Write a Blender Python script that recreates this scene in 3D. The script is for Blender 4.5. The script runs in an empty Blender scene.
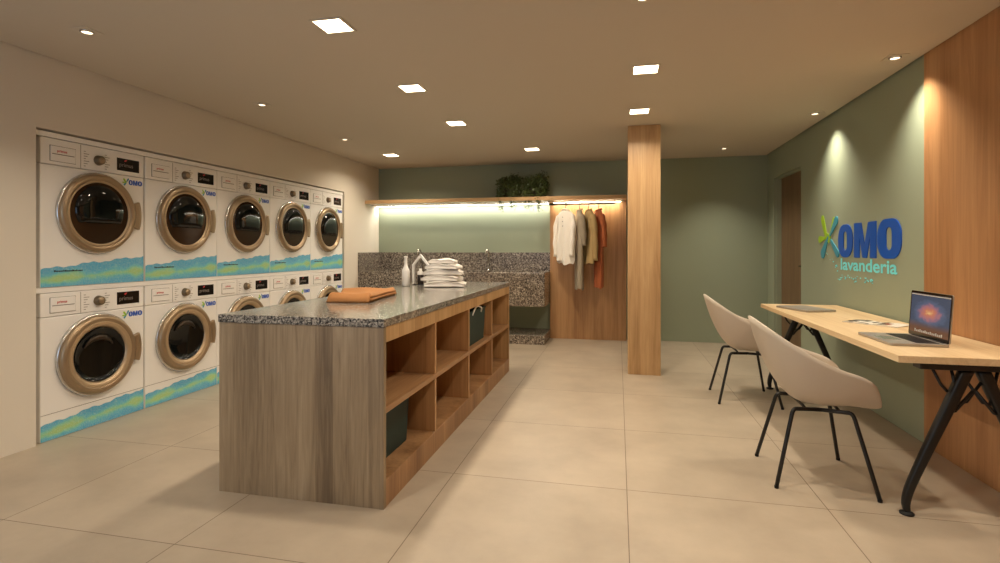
import bpy, bmesh, math, random
from mathutils import Vector, Matrix
random.seed(7)
SC = bpy.context.scene
COL = SC.collection
PI = math.pi

# ------------------------------------------------------------ camera, world, exposure
cam_d = bpy.data.cameras.new('camera')
cam_d.sensor_width = 36.0
cam_d.lens = 36.0 * 529 / 1000
cam_d.shift_y = -0.0315
cam_d.clip_start = 0.05
cam = bpy.data.objects.new('camera', cam_d)
COL.objects.link(cam)
cam.location = (0, 0, 1.25)
cam.rotation_euler = (PI / 2, 0, math.atan(118 / 529))
SC.camera = cam
SC.view_settings.view_transform = 'Standard'
SC.view_settings.look = 'None'
SC.view_settings.gamma = 1
SC.view_settings.use_curve_mapping = False
SC.view_settings.exposure = 0.0
SC.cycles.use_denoising = True
SC.cycles.max_bounces = 8
SC.cycles.diffuse_bounces = 5
SC.cycles.sample_clamp_indirect = 6
SC.cycles.caustics_reflective = False
SC.cycles.caustics_refractive = False

WORLD_STRENGTH = 2.2
PANEL_E = 14.0           # glow of the square ceiling panels
PANEL_W = 13.0           # light each panel throws down
SPOT_W = 88.0           # wall-washing downlights
LED_E = 30.0
WARM = (1.0, 0.74, 0.43)
w = bpy.data.worlds.new('dusk_sky')
SC.world = w
w.use_nodes = True
w.node_tree.nodes['Background'].inputs[0].default_value = (0.58, 0.76, 1.0, 1)
w.node_tree.nodes['Background'].inputs[1].default_value = WORLD_STRENGTH
pd = bpy.data.lights.new('window_portal', 'AREA')
pd.shape = 'RECTANGLE'; pd.size = 2.4; pd.size_y = 1.7
pd.cycles.is_portal = True
po = bpy.data.objects.new('window_portal', pd)
COL.objects.link(po)
po.location = (-2.2, -1.28, 1.35)
po.rotation_euler = (PI / 2, 0, PI)      # faces +Y, into the room


# ------------------------------------------------------------ materials
def srgb(r, g, b):
    f = lambda c: (c / 255 / 12.92) if c / 255 <= 0.04045 else ((c / 255 + 0.055) / 1.055) ** 2.4
    return (f(r), f(g), f(b), 1)


def new_mat(name):
    m = bpy.data.materials.new(name)
    m.use_nodes = True
    nt = m.node_tree
    return m, nt, nt.nodes['Principled BSDF']


def plain(name, col, rough=0.5, metal=0.0, spec=0.5, bump=0.0, bscale=300, coat=0.0, vary=0.0, vscale=4):
    m, nt, p = new_mat(name)
    p.inputs['Base Color'].default_value = col
    p.inputs['Roughness'].default_value = rough
    p.inputs['Metallic'].default_value = metal
    p.inputs['Specular IOR Level'].default_value = spec
    p.inputs['Coat Weight'].default_value = coat
    tc = nt.nodes.new('ShaderNodeTexCoord')
    if vary:
        n = nt.nodes.new('ShaderNodeTexNoise'); n.inputs['Scale'].default_value = vscale
        n.inputs['Detail'].default_value = 4
        nt.links.new(tc.outputs['Object'], n.inputs['Vector'])
        r = nt.nodes.new('ShaderNodeValToRGB')
        r.color_ramp.elements[0].position = 0.3; r.color_ramp.elements[1].position = 0.7
        r.color_ramp.elements[0].color = [c * (1 - vary) for c in col[:3]] + [1]
        r.color_ramp.elements[1].color = [min(1, c * (1 + vary)) for c in col[:3]] + [1]
        nt.links.new(n.outputs['Fac'], r.inputs['Fac'])
        nt.links.new(r.outputs['Color'], p.inputs['Base Color'])
    if bump:
        n = nt.nodes.new('ShaderNodeTexNoise'); n.inputs['Scale'].default_value = bscale
        b = nt.nodes.new('ShaderNodeBump'); b.inputs['Strength'].default_value = bump
        b.inputs['Distance'].default_value = 0.002
        nt.links.new(tc.outputs['Object'], n.inputs['Vector'])
        nt.links.new(n.outputs['Fac'], b.inputs['Height'])
        nt.links.new(b.outputs['Normal'], p.inputs['Normal'])
    return m


def emit(name, col, strength):
    m = bpy.data.materials.new(name); m.use_nodes = True
    nt = m.node_tree
    nt.nodes.remove(nt.nodes['Principled BSDF'])
    e = nt.nodes.new('ShaderNodeEmission')
    e.inputs[0].default_value = (*col[:3], 1); e.inputs[1].default_value = strength
    nt.links.new(e.outputs[0], nt.nodes['Material Output'].inputs[0])
    return m


def wood(name, dark, mid, light, axis='Z', rough=0.42, board=0.0, board_axis='X', grain=22, tone=2.2):
    """oak: long stretched grain along axis, soft tone change board to board"""
    m, nt, p = new_mat(name)
    N = nt.nodes.new; L = nt.links.new
    tc = N('ShaderNodeTexCoord')
    def mapped(across, along):
        mp = N('ShaderNodeMapping')
        s = {'X': (along, across, across), 'Y': (across, along, across), 'Z': (across, across, along)}[axis]
        mp.inputs['Scale'].default_value = s
        L(tc.outputs['Object'], mp.inputs['Vector'])
        return mp
    a = N('ShaderNodeTexNoise'); a.inputs['Scale'].default_value = 1; a.inputs['Detail'].default_value = 5
    a.inputs['Roughness'].default_value = 0.6; a.inputs['Distortion'].default_value = 1.1
    L(mapped(grain, grain * 0.07).outputs[0], a.inputs['Vector'])
    b = N('ShaderNodeTexNoise'); b.inputs['Scale'].default_value = 1; b.inputs['Detail'].default_value = 3
    b.inputs['Distortion'].default_value = 0.3
    L(mapped(grain * 5, grain * 0.12).outputs[0], b.inputs['Vector'])
    c = N('ShaderNodeTexNoise'); c.inputs['Scale'].default_value = 1; c.inputs['Detail'].default_value = 1
    L(mapped(tone * 2, tone * 0.14).outputs[0], c.inputs['Vector'])
    m1 = N('ShaderNodeMix'); m1.data_type = 'FLOAT'; m1.inputs[0].default_value = 0.32
    L(a.outputs['Fac'], m1.inputs[2]); L(b.outputs['Fac'], m1.inputs[3])
    m2 = N('ShaderNodeMix'); m2.data_type = 'FLOAT'; m2.inputs[0].default_value = 0.45
    L(m1.outputs[0], m2.inputs[2]); L(c.outputs['Fac'], m2.inputs[3])
    fac = m2.outputs[0]
    if board:
        sep = N('ShaderNodeSeparateXYZ'); L(tc.outputs['Object'], sep.inputs[0])
        d = N('ShaderNodeMath'); d.operation = 'DIVIDE'; d.inputs[1].default_value = board
        L(sep.outputs[board_axis], d.inputs[0])
        fl = N('ShaderNodeMath'); fl.operation = 'FLOOR'; L(d.outputs[0], fl.inputs[0])
        wn = N('ShaderNodeTexWhiteNoise'); wn.noise_dimensions = '1D'; L(fl.outputs[0], wn.inputs['W'])
        m3 = N('ShaderNodeMix'); m3.data_type = 'FLOAT'; m3.inputs[0].default_value = 0.10
        L(fac, m3.inputs[2]); L(wn.outputs['Value'], m3.inputs[3]); fac = m3.outputs[0]
    r = N('ShaderNodeValToRGB')
    r.color_ramp.elements[0].position = 0.36; r.color_ramp.elements[0].color = dark
    r.color_ramp.elements[1].position = 0.64; r.color_ramp.elements[1].color = light
    e = r.color_ramp.elements.new(0.5); e.color = mid
    L(fac, r.inputs['Fac']); L(r.outputs['Color'], p.inputs['Base Color'])
    p.inputs['Roughness'].default_value = rough
    bu = N('ShaderNodeBump'); bu.inputs['Strength'].default_value = 0.12; bu.inputs['Distance'].default_value = 0.001
    L(b.outputs['Fac'], bu.inputs['Height']); L(bu.outputs['Normal'], p.inputs['Normal'])
    return m


def granite(name, cols, scale=150, rough=0.18):
    m, nt, p = new_mat(name)
    N = nt.nodes.new; L = nt.links.new
    tc = N('ShaderNodeTexCoord')
    v = N('ShaderNodeTexVoronoi'); v.inputs['Scale'].default_value = scale; v.inputs['Randomness'].default_value = 1
    n = N('ShaderNodeTexNoise'); n.inputs['Scale'].default_value = scale * 0.35; n.inputs['Detail'].default_value = 6
    n.inputs['Roughness'].default_value = 0.75
    L(tc.outputs['Object'], v.inputs['Vector']); L(tc.outputs['Object'], n.inputs['Vector'])
    sp = N('ShaderNodeSeparateColor'); L(v.outputs['Color'], sp.inputs[0])
    mx = N('ShaderNodeMix'); mx.data_type = 'FLOAT'; mx.inputs[0].default_value = 0.45
    L(sp.outputs[0], mx.inputs[2]); L(n.outputs['Fac'], mx.inputs[3])
    r = N('ShaderNodeValToRGB'); r.color_ramp.interpolation = 'LINEAR'
    pos = [0.2, 0.36, 0.5, 0.66, 0.78]
    r.color_ramp.elements[0].position = pos[0]; r.color_ramp.elements[0].color = cols[0]
    r.color_ramp.elements[1].position = pos[-1]; r.color_ramp.elements[1].color = cols[-1]
    for q, cc in zip(pos[1:-1], cols[1:-1]):
        e = r.color_ramp.elements.new(q); e.color = cc
    L(mx.outputs[0], r.inputs['Fac']); L(r.outputs['Color'], p.inputs['Base Color'])
    p.inputs['Roughness'].default_value = rough
    return m


def floor_mat():
    m, nt, p = new_mat('porcelain floor tiles')
    N = nt.nodes.new; L = nt.links.new
    tc = N('ShaderNodeTexCoord'); sep = N('ShaderNodeSeparateXYZ'); L(tc.outputs['Object'], sep.inputs[0])
    PITCH = 0.942
    def line(out, off):
        a = N('ShaderNodeMath'); a.operation = 'ADD'; a.inputs[1].default_value = off; L(out, a.inputs[0])
        d = N('ShaderNodeMath'); d.operation = 'DIVIDE'; d.inputs[1].default_value = PITCH; L(a.outputs[0], d.inputs[0])
        rd = N('ShaderNodeMath'); rd.operation = 'ROUND'; L(d.outputs[0], rd.inputs[0])
        s = N('ShaderNodeMath'); s.operation = 'SUBTRACT'; L(d.outputs[0], s.inputs[0]); L(rd.outputs[0], s.inputs[1])
        ab = N('ShaderNodeMath'); ab.operation = 'ABSOLUTE'; L(s.outputs[0], ab.inputs[0])
        lt = N('ShaderNodeMath'); lt.operation = 'LESS_THAN'; lt.inputs[1].default_value = 0.0022; L(ab.outputs[0], lt.inputs[0])
        fl = N('ShaderNodeMath'); fl.operation = 'FLOOR'; L(d.outputs[0], fl.inputs[0])
        return lt, fl
    lx, fx = line(sep.outputs['X'], -0.045)
    ly, fy = line(sep.outputs['Y'], -1.892)
    mx = N('ShaderNodeMath'); mx.operation = 'MAXIMUM'; L(lx.outputs[0], mx.inputs[0]); L(ly.outputs[0], mx.inputs[1])
    cb = N('ShaderNodeCombineXYZ'); L(fx.outputs[0], cb.inputs[0]); L(fy.outputs[0], cb.inputs[1])
    wn = N('ShaderNodeTexWhiteNoise'); L(cb.outputs[0], wn.inputs['Vector'])
    n = N('ShaderNodeTexNoise'); n.inputs['Scale'].default_value = 2.4; n.inputs['Detail'].default_value = 7
    n.inputs['Roughness'].default_value = 0.6
    L(tc.outputs['Object'], n.inputs['Vector'])
    m2 = N('ShaderNodeMix'); m2.data_type = 'FLOAT'; m2.inputs[0].default_value = 0.12
    L(n.outputs['Fac'], m2.inputs[2]); L(wn.outputs['Value'], m2.inputs[3])
    r = N('ShaderNodeValToRGB')
    r.color_ramp.elements[0].position = 0.3; r.color_ramp.elements[0].color = srgb(160, 147, 130)
    r.color_ramp.elements[1].position = 0.7; r.color_ramp.elements[1].color = srgb(182, 168, 149)
    L(m2.outputs[0], r.inputs['Fac'])
    mc = N('ShaderNodeMix'); mc.data_type = 'RGBA'; mc.inputs[7].default_value = srgb(104, 88, 70)
    L(mx.outputs[0], mc.inputs[0]); L(r.outputs['Color'], mc.inputs[6]); L(mc.outputs[2], p.inputs['Base Color'])
    p.inputs['Roughness'].default_value = 0.38
    p.inputs['Specular IOR Level'].default_value = 0.5
    return m


def decal_mat():
    m, nt, p = new_mat('blue green swirl print')
    N = nt.nodes.new; L = nt.links.new
    tc = N('ShaderNodeTexCoord')
    sep = N('ShaderNodeSeparateXYZ'); L(tc.outputs['Object'], sep.inputs[0])
    n = N('ShaderNodeTexNoise'); n.inputs['Scale'].default_value = 7; n.inputs['Detail'].default_value = 3
    L(tc.outputs['Object'], n.inputs['Vector'])
    # green band along the middle of the strip, blue above and below
    a = N('ShaderNodeMath'); a.operation = 'MULTIPLY_ADD'; a.inputs[1].default_value = -0.06; L(sep.outputs['Y'], a.inputs[0]); L(sep.outputs['Z'], a.inputs[2])
    d = N('ShaderNodeMath'); d.operation = 'SUBTRACT'; d.inputs[1].default_value = 0.045; L(a.outputs[0], d.inputs[0])
    ab = N('ShaderNodeMath'); ab.operation = 'ABSOLUTE'; L(d.outputs[0], ab.inputs[0])
    sc = N('ShaderNodeMath'); sc.operation = 'MULTIPLY_ADD'; sc.inputs[1].default_value = -9.0; L(ab.outputs[0], sc.inputs[0]); L(n.outputs['Fac'], sc.inputs[2])
    r = N('ShaderNodeValToRGB')
    els = r.color_ramp.elements
    els[0].position = 0.0; els[0].color = srgb(92, 174, 212)
    els[1].position = 0.52; els[1].color = srgb(170, 206, 136)
    e = els.new(0.22); e.color = srgb(104, 190, 210)
    e = els.new(0.36); e.color = srgb(140, 206, 176)
    L(sc.outputs[0], r.inputs['Fac'])
    # pale curling lines
    w1 = N('ShaderNodeTexWave'); w1.wave_type = 'RINGS'; w1.inputs['Scale'].default_value = 20; w1.inputs['Distortion'].default_value = 14
    w1.inputs['Detail'].default_value = 2; w1.inputs['Detail Scale'].default_value = 2.5
    L(tc.outputs['Object'], w1.inputs['Vector'])
    lt = N('ShaderNodeMath'); lt.operation = 'GREATER_THAN'; lt.inputs[1].default_value = 0.86; L(w1.outputs['Fac'], lt.inputs[0])
    ml = N('ShaderNodeMath'); ml.operation = 'MULTIPLY'; ml.inputs[1].default_value = 0.38; L(lt.outputs[0], ml.inputs[0])
    mc = N('ShaderNodeMix'); mc.data_type = 'RGBA'; mc.inputs[7].default_value = srgb(196, 226, 210)
    L(ml.outputs[0], mc.inputs[0]); L(r.outputs['Color'], mc.inputs[6]); L(mc.outputs[2], p.inputs['Base Color'])
    p.inputs['Roughness'].default_value = 0.4
    return m


def screen_mat():
    """laptop desktop picture: a glowing spiral cloud on dark blue sky; coordinates are the screen mesh's own y, z"""
    m = bpy.data.materials.new('laptop screen picture'); m.use_nodes = True
    nt = m.node_tree; nt.nodes.remove(nt.nodes['Principled BSDF'])
    N = nt.nodes.new; L = nt.links.new
    tc = N('ShaderNodeTexCoord')
    mp = N('ShaderNodeMapping'); mp.vector_type = 'POINT'
    mp.inputs['Location'].default_value = (0, 0.0, -0.137 * 13)
    mp.inputs['Scale'].default_value = (0, 6.0, 13)
    L(tc.outputs['Object'], mp.inputs['Vector'])
    n = N('ShaderNodeTexNoise'); n.inputs['Scale'].default_value = 2.2; n.inputs['Detail'].default_value = 5
    n.inputs['Distortion'].default_value = 1.5
    L(mp.outputs[0], n.inputs['Vector'])
    ln = N('ShaderNodeVectorMath'); ln.operation = 'LENGTH'; L(mp.outputs[0], ln.inputs[0])
    ad = N('ShaderNodeMath'); ad.operation = 'MULTIPLY_ADD'; ad.inputs[1].default_value = 0.55; ad.inputs[2].default_value = -0.27
    L(n.outputs['Fac'], ad.inputs[0])
    sm = N('ShaderNodeMath'); sm.operation = 'ADD'; L(ln.outputs['Value'], sm.inputs[0]); L(ad.outputs[0], sm.inputs[1])
    r = N('ShaderNodeValToRGB'); els = r.color_ramp.elements
    els[0].position = 0.0; els[0].color = srgb(250, 200, 130)
    els[1].position = 1.0; els[1].color = srgb(84, 90, 106)
    for q, c in ((0.22, srgb(214, 130, 100)), (0.5, srgb(176, 120, 128)), (0.68, srgb(110, 108, 130)), (0.82, srgb(96, 104, 124))):
        e = els.new(q); e.color = c
    L(sm.outputs[0], r.inputs['Fac'])
    sep = N('ShaderNodeSeparateXYZ'); L(tc.outputs['Object'], sep.inputs[0])
    g = N('ShaderNodeMapRange'); g.inputs[1].default_value = 0.085; g.inputs[2].default_value = 0.05
    L(sep.outputs['Z'], g.inputs[0])
    mc = N('ShaderNodeMix'); mc.data_type = 'RGBA'; mc.inputs[7].default_value = srgb(122, 84, 62)
    L(g.outputs[0], mc.inputs[0]); L(r.outputs['Color'], mc.inputs[6])
    e = N('ShaderNodeEmission'); e.inputs[1].default_value = 0.75
    L(mc.outputs[2], e.inputs[0])
    gl = N('ShaderNodeBsdfGlossy'); gl.inputs['Roughness'].default_value = 0.08
    gl.inputs['Color'].default_value = (0.04, 0.04, 0.04, 1)
    a = N('ShaderNodeAddShader'); L(e.outputs[0], a.inputs[0]); L(gl.outputs[0], a.inputs[1])
    L(a.outputs[0], nt.nodes['Material Output'].inputs[0])
    return m


M = {}
M['ceiling'] = plain('matt ceiling paint', srgb(206, 196, 180), 0.9, bump=0.05)
M['wall_white'] = plain('warm white wall paint', srgb(222, 214, 200), 0.8, bump=0.05)
M['wall_green'] = plain('sage green wall paint', srgb(152, 162, 140), 0.62, bump=0.06, bscale=500)
M['void'] = plain('dark shadow gap', srgb(28, 24, 20), 0.9)
M['floor'] = floor_mat()
oak = (srgb(156, 120, 78), srgb(184, 147, 102), srgb(204, 169, 124))
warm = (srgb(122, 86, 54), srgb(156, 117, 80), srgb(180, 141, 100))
M['oak_z'] = wood('oak veneer upright grain', *oak, axis='Z', board=0.11, board_axis='X')
M['oak_zy'] = wood('oak veneer upright grain sideways', *oak, axis='Z', board=0.11, board_axis='Y')
M['oak_y'] = wood('oak veneer lengthwise grain', *oak, axis='Y')
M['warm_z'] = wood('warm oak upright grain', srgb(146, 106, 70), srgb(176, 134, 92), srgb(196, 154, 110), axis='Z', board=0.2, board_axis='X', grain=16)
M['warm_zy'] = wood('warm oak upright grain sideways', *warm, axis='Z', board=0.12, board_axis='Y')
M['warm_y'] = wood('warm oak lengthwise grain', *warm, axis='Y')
M['oak_x'] = wood('oak shelf board', *oak, axis='X')
grey = (srgb(112, 94, 72), srgb(152, 132, 104), srgb(180, 160, 130))  # island oak greyed: cool window light put into the end panel's colour
M['oak_cool_lit'] = wood('oak end panel with painted cool light', *grey, axis='Z', board=0.095, board_axis='X', grain=26)
M['oak_wall'] = wood('honey oak wall cladding', srgb(160, 112, 70), srgb(184, 136, 92), srgb(204, 158, 112), axis='Z', board=0.3, board_axis='Y', grain=16)
M['oak_pale'] = wood('pale oak table top', srgb(190, 158, 116), srgb(212, 184, 142), srgb(228, 204, 164), axis='Y', rough=0.45, grain=16)
M['granite'] = granite('grey brown granite', [srgb(34, 30, 28), srgb(80, 72, 65), srgb(118, 108, 98), srgb(152, 141, 128), srgb(196, 187, 172)], 105, 0.25)
M['granite_top'] = granite('polished grey granite', [srgb(30, 30, 32), srgb(78, 76, 74), srgb(124, 119, 112), srgb(158, 152, 142), srgb(190, 184, 172)], 150, 0.13)
M['enamel'] = plain('white enamel', srgb(242, 240, 236), 0.32, spec=0.5)
M['enamel2'] = plain('white plastic fascia', srgb(244, 242, 238), 0.4)
M['gold'] = plain('champagne door ring', srgb(164, 142, 114), 0.34, metal=0.6)
M['gold_in'] = plain('champagne inner bevel', srgb(190, 166, 134), 0.38, metal=0.5)
M['silver'] = plain('satin silver', srgb(206, 204, 200), 0.22, metal=0.9)
M['glass_brown'] = plain('smoked brown door glass', srgb(50, 32, 18), 0.12, spec=0.3)
M['glass_black'] = plain('black door glass', srgb(10, 13, 14), 0.05, spec=0.4)
M['drum'] = plain('drum steel seen through glass', srgb(64, 54, 44), 0.3, metal=0.7)
M['dial'] = plain('bronze dial', srgb(120, 106, 86), 0.3, metal=0.6)
M['seam'] = plain('shadow seam', srgb(96, 86, 76), 0.8)
M['display'] = plain('black display', srgb(14, 12, 12), 0.15)
M['red'] = plain('red print', srgb(196, 44, 44), 0.5)
M['txt_white'] = plain('white print', srgb(214, 210, 204), 0.5)
M['txt_dark'] = plain('dark print', srgb(40, 40, 42), 0.5)
M['txt_grey'] = plain('grey print', srgb(140, 130, 122), 0.5)
M['green_print'] = plain('lime green print', srgb(158, 200, 40), 0.45)
M['cyan_print'] = plain('teal blue print', srgb(62, 150, 176), 0.45)
M['omo_blue'] = plain('royal blue lettering', srgb(8, 84, 190), 0.4)
M['sky_print'] = plain('light cyan lettering', srgb(128, 240, 252), 0.4)
M['decal'] = decal_mat()
M['shell'] = plain('warm beige chair shell', srgb(200, 188, 172), 0.5)
M['black'] = plain('black powder coat', srgb(18, 17, 17), 0.38)
M['rubber'] = plain('black rubber', srgb(12, 12, 12), 0.7)
M['alu'] = plain('grey aluminium', srgb(176, 168, 158), 0.4, metal=0.6)
M['key'] = plain('black keys', srgb(20, 20, 22), 0.5)
M['chrome'] = plain('chrome', srgb(200, 196, 190), 0.12, metal=1.0)
M['bronze'] = plain('bronze rail', srgb(96, 84, 70), 0.35, metal=0.8)
M['basket'] = plain('dark green basket', srgb(20, 46, 42), 0.6, bump=0.4, bscale=160)
M['towel'] = plain('white terry towel', srgb(236, 232, 226), 0.95, bump=0.8, bscale=500)
M['tan'] = plain('tan orange cloth', srgb(164, 112, 62), 0.8, bump=0.5, bscale=300, vary=0.08, vscale=9)
M['white_gl'] = plain('white ceramic', srgb(238, 236, 232), 0.3)
M['amber'] = plain('dark brown bottle', srgb(40, 32, 28), 0.2)
M['shirt'] = plain('white shirt cotton', srgb(238, 232, 222), 0.9, bump=0.3, bscale=40)
M['greige'] = plain('grey beige fabric', srgb(160, 148, 128), 0.9, bump=0.3, bscale=60)
M['khaki'] = plain('khaki fabric', srgb(178, 152, 104), 0.9, bump=0.3, bscale=60)
M['rust'] = plain('rust orange fabric', srgb(168, 92, 54), 0.9, bump=0.3, bscale=60)
M['leaf'] = plain('dark green leaves', srgb(66, 78, 38), 0.4, vary=0.6, vscale=30)
M['stem'] = plain('brown green stems', srgb(70, 66, 36), 0.7)
M['pot'] = plain('dark brown pot', srgb(44, 34, 26), 0.7)
M['paper'] = plain('magazine paper', srgb(224, 218, 206), 0.5)
M['photo_dark'] = plain('dark printed picture', srgb(58, 48, 42), 0.4, vary=0.6, vscale=40)
M['photo_red'] = plain('red brown printed picture', srgb(150, 84, 60), 0.4, vary=0.4, vscale=40)
M['panel_light'] = emit('warm panel lamp', (1.0, 0.79, 0.52), PANEL_E)
M['spot_lens'] = emit('warm spot lens', (1.0, 0.80, 0.55), 3.0)
M['led'] = emit('neutral led strip', (1.0, 0.93, 0.80), LED_E)
M['led_warm'] = emit('warm led strip', (1.0, 0.86, 0.64), LED_E * 3.2)
M['screen'] = screen_mat()
M['frame_white'] = plain('lamp trim', srgb(206, 196, 180), 0.5)
M['door_wood'] = wood('brown oak door leaf', srgb(92, 70, 48), srgb(112, 88, 62), srgb(130, 104, 76), axis='Z', board=0.0)


# ------------------------------------------------------------ mesh builder
class B:
    def __init__(s):
        s.bm = bmesh.new()

    def add(s, verts, faces):
        vs = [s.bm.verts.new(v) for v in verts]
        for f in faces:
            try:
                s.bm.faces.new([vs[i] for i in f])
            except ValueError:
                pass
        return s

    def box(s, x0, x1, y0, y1, z0, z1, mat=None):
        v = [(x, y, z) for z in (z0, z1) for y in (y0, y1) for x in (x0, x1)]
        if mat is not None:
            v = [mat @ Vector(p) for p in v]
        return s.add(v, [(0, 2, 3, 1), (4, 5, 7, 6), (0, 1, 5, 4), (2, 6, 7, 3), (0, 4, 6, 2), (1, 3, 7, 5)])

    def loft(s, rings, close=True, cap0=True, cap1=True):
        n = len(rings[0])
        vs = [[s.bm.verts.new(p) for p in r] for r in rings]
        for a, b in zip(vs[:-1], vs[1:]):
            for i in range(n if close else n - 1):
                j = (i + 1) % n
                try:
                    s.bm.faces.new((a[i], a[j], b[j], b[i]))
                except ValueError:
                    pass
        if cap0: s.bm.faces.new(vs[0][::-1])
        if cap1: s.bm.faces.new(vs[-1])
        return s

    def tube(s, pts, r, n=10, cap=True):
        pts = [Vector(p) for p in pts]
        rs = r if isinstance(r, (list, tuple)) else [r] * len(pts)
        rings = []
        up = None
        for i, p in enumerate(pts):
            d = (pts[min(i + 1, len(pts) - 1)] - pts[max(i - 1, 0)]).normalized()
            if up is None:
                up = Vector((0, 0, 1)) if abs(d.z) < 0.9 else Vector((1, 0, 0))
            a = d.cross(up)
            if a.length < 1e-4: a = d.cross(Vector((0, 1, 0)))
            a.normalize(); b = d.cross(a).normalized()
            rings.append([p + a * math.cos(2 * PI * k / n) * rs[i] + b * math.sin(2 * PI * k / n) * rs[i] for k in range(n)])
        return s.loft(rings, True, cap, cap)

    def lathe(s, prof, n=32, axis='Z', origin=(0, 0, 0), cap0=False, cap1=False):
        """prof: list of (radius, height)"""
        o = Vector(origin)
        rings = []
        for r, h in prof:
            ring = []
            for k in range(n):
                a = 2 * PI * k / n
                if axis == 'Z': p = Vector((r * math.cos(a), r * math.sin(a), h))
                elif axis == 'X': p = Vector((h, r * math.cos(a), r * math.sin(a)))
                else: p = Vector((r * math.cos(a), h, r * math.sin(a)))
                ring.append(o + p)
            rings.append(ring)
        return s.loft(rings, True, cap0, cap1)

    def prism(s, poly, f0, f1):
        """poly: 2d points; f0/f1 map (a,b) to 3d for the two caps"""
        n = len(poly)
        v = [f0(a, b) for a, b in poly] + [f1(a, b) for a, b in poly]
        fs = [tuple(range(n))[::-1], tuple(range(n, 2 * n))]
        fs += [(i, (i + 1) % n, n + (i + 1) % n, n + i) for i in range(n)]
        return s.add(v, fs)

    def build(s, name, mat, parent=None, smooth=False, bevel=0.0, seg=2, sub=0, solid=0.0, loc=None, rotz=0.0):
        bmesh.ops.recalc_face_normals(s.bm, faces=s.bm.faces[:])
        me = bpy.data.meshes.new(name)
        s.bm.to_mesh(me); s.bm.free()
        o = bpy.data.objects.new(name, me)
        COL.objects.link(o)
        me.materials.append(M[mat] if isinstance(mat, str) else mat)
        if smooth:
            for p in me.polygons: p.use_smooth = True
        if solid:
            m = o.modifiers.new('solid', 'SOLIDIFY'); m.thickness = solid; m.offset = 0
        if bevel:
            m = o.modifiers.new('bevel', 'BEVEL'); m.width = bevel; m.segments = seg
            m.limit_method = 'ANGLE'; m.angle_limit = math.radians(40)
            if smooth is False:
                m.harden_normals = False
        if sub:
            m = o.modifiers.new('sub', 'SUBSURF'); m.levels = sub; m.render_levels = sub
        if parent: o.parent = parent
        if loc is not None: o.location = loc
        if rotz: o.rotation_euler.z = rotz
        return o


def tag(o, label, cat, group=None, kind=None):
    o['label'] = label; o['category'] = cat
    if group: o['group'] = group
    if kind: o['kind'] = kind
    return o


def thing(name, label, cat, loc=(0, 0, 0), rotz=0.0, group=None):
    o = bpy.data.objects.new(name, None)
    o.empty_display_size = 0.1
    COL.objects.link(o)
    o.location = loc; o.rotation_euler = (0, 0, rotz)
    return tag(o, label, cat, group)


def struct(b, name, mat, **k):
    o = b.build(name, mat, **k)
    o['kind'] = 'structure'
    return o


def kids(o):
    return [c for c in COL.objects if c.parent == o]


def dup(root, loc, rotz, label, skip=()):
    def rec(o, parent):
        c = o.copy(); COL.objects.link(c)
        if parent is not None: c.parent = parent
        for ch in kids(o):
            rec(ch, c)
        return c
    snapshot = rec(root, None)
    snapshot.location = loc; snapshot.rotation_euler = (0, 0, rotz)
    snapshot['label'] = label
    return snapshot


def spline(pts, n=6):
    """Catmull-Rom through pts"""
    P = [Vector(p) for p in pts]
    P = [2 * P[0] - P[1]] + P + [2 * P[-1] - P[-2]]
    out = []
    for i in range(1, len(P) - 2):
        for k in range(n):
            t = k / n
            out.append(0.5 * ((2 * P[i]) + (-P[i - 1] + P[i + 1]) * t + (2 * P[i - 1] - 5 * P[i] + 4 * P[i + 1] - P[i + 2]) * t * t + (-P[i - 1] + 3 * P[i] - 3 * P[i + 1] + P[i + 2]) * t ** 3))
    out.append(P[-2])
    return out


def text_polys(string, size, mat, parent, name, mapf, thick=0.0, depth=0.001, spacing=1.0, align='LEFT'):
    """flat lettering; mapf takes (a, b, d) in lettering space to local 3d"""
    c = bpy.data.curves.new(name, 'FONT')
    c.body = string; c.size = size; c.offset = thick; c.extrude = 0.0; c.space_character = spacing
    c.align_x = align
    t = bpy.data.objects.new(name, c)
    COL.objects.link(t)
    dg = bpy.context.evaluated_depsgraph_get()
    me = bpy.data.meshes.new_from_object(t.evaluated_get(dg))
    bpy.data.objects.remove(t); bpy.data.curves.remove(c)
    me.name = name
    for v in me.vertices:
        v.co = mapf(v.co.x, v.co.y, depth)
    me.materials.clear(); me.materials.append(M[mat])
    o = bpy.data.objects.new(name, me)
    COL.objects.link(o)
    o.parent = parent
    return o


# ------------------------------------------------------------ the room
XL, XR, YB, YF, H = -3.617, 1.93, 7.59, -1.2, 2.5
struct(B().box(-4.4, 2.1, YF - 0.1, YB + 0.1, -0.1, 0), 'floor', 'floor')
struct(B().box(XL + 0.012, XR - 0.022, YF, YB - 0.022, H, H + 0.02), 'ceiling', 'ceiling')
struct(B().box(-4.4, 2.1, YF - 0.1, YB + 0.1, H + 0.06, H + 0.12), 'ceiling_slab', 'void')
NY0, NY1, NZ = 2.645, 6.530, 2.037
wl = B()
wl.box(-4.4, XL, YF, NY0, 0, H + 0.06)
wl.box(-4.4, XL, NY1, YB, 0, H + 0.06)
wl.box(-4.4, XL, NY0, NY1, NZ, H + 0.06)
wl.box(-4.45, -4.38, NY0, NY1, 0, NZ)
struct(wl, 'wall_left', 'wall_white')
struct(B().box(-4.4, XR + 0.15, YB, YB + 0.1, 0, H + 0.06), 'wall_back', 'wall_green')
DY0, DY1, DZ = 6.285, 7.30, 2.158
wr = B()
wr.box(XR, XR + 0.15, YF, DY0, 0, H + 0.06)
wr.box(XR, XR + 0.15, DY1, YB, 0, H + 0.06)
wr.box(XR, XR + 0.15, DY0, DY1, DZ, H + 0.06)
struct(wr, 'wall_right', 'wall_green')
wf = B()
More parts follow.
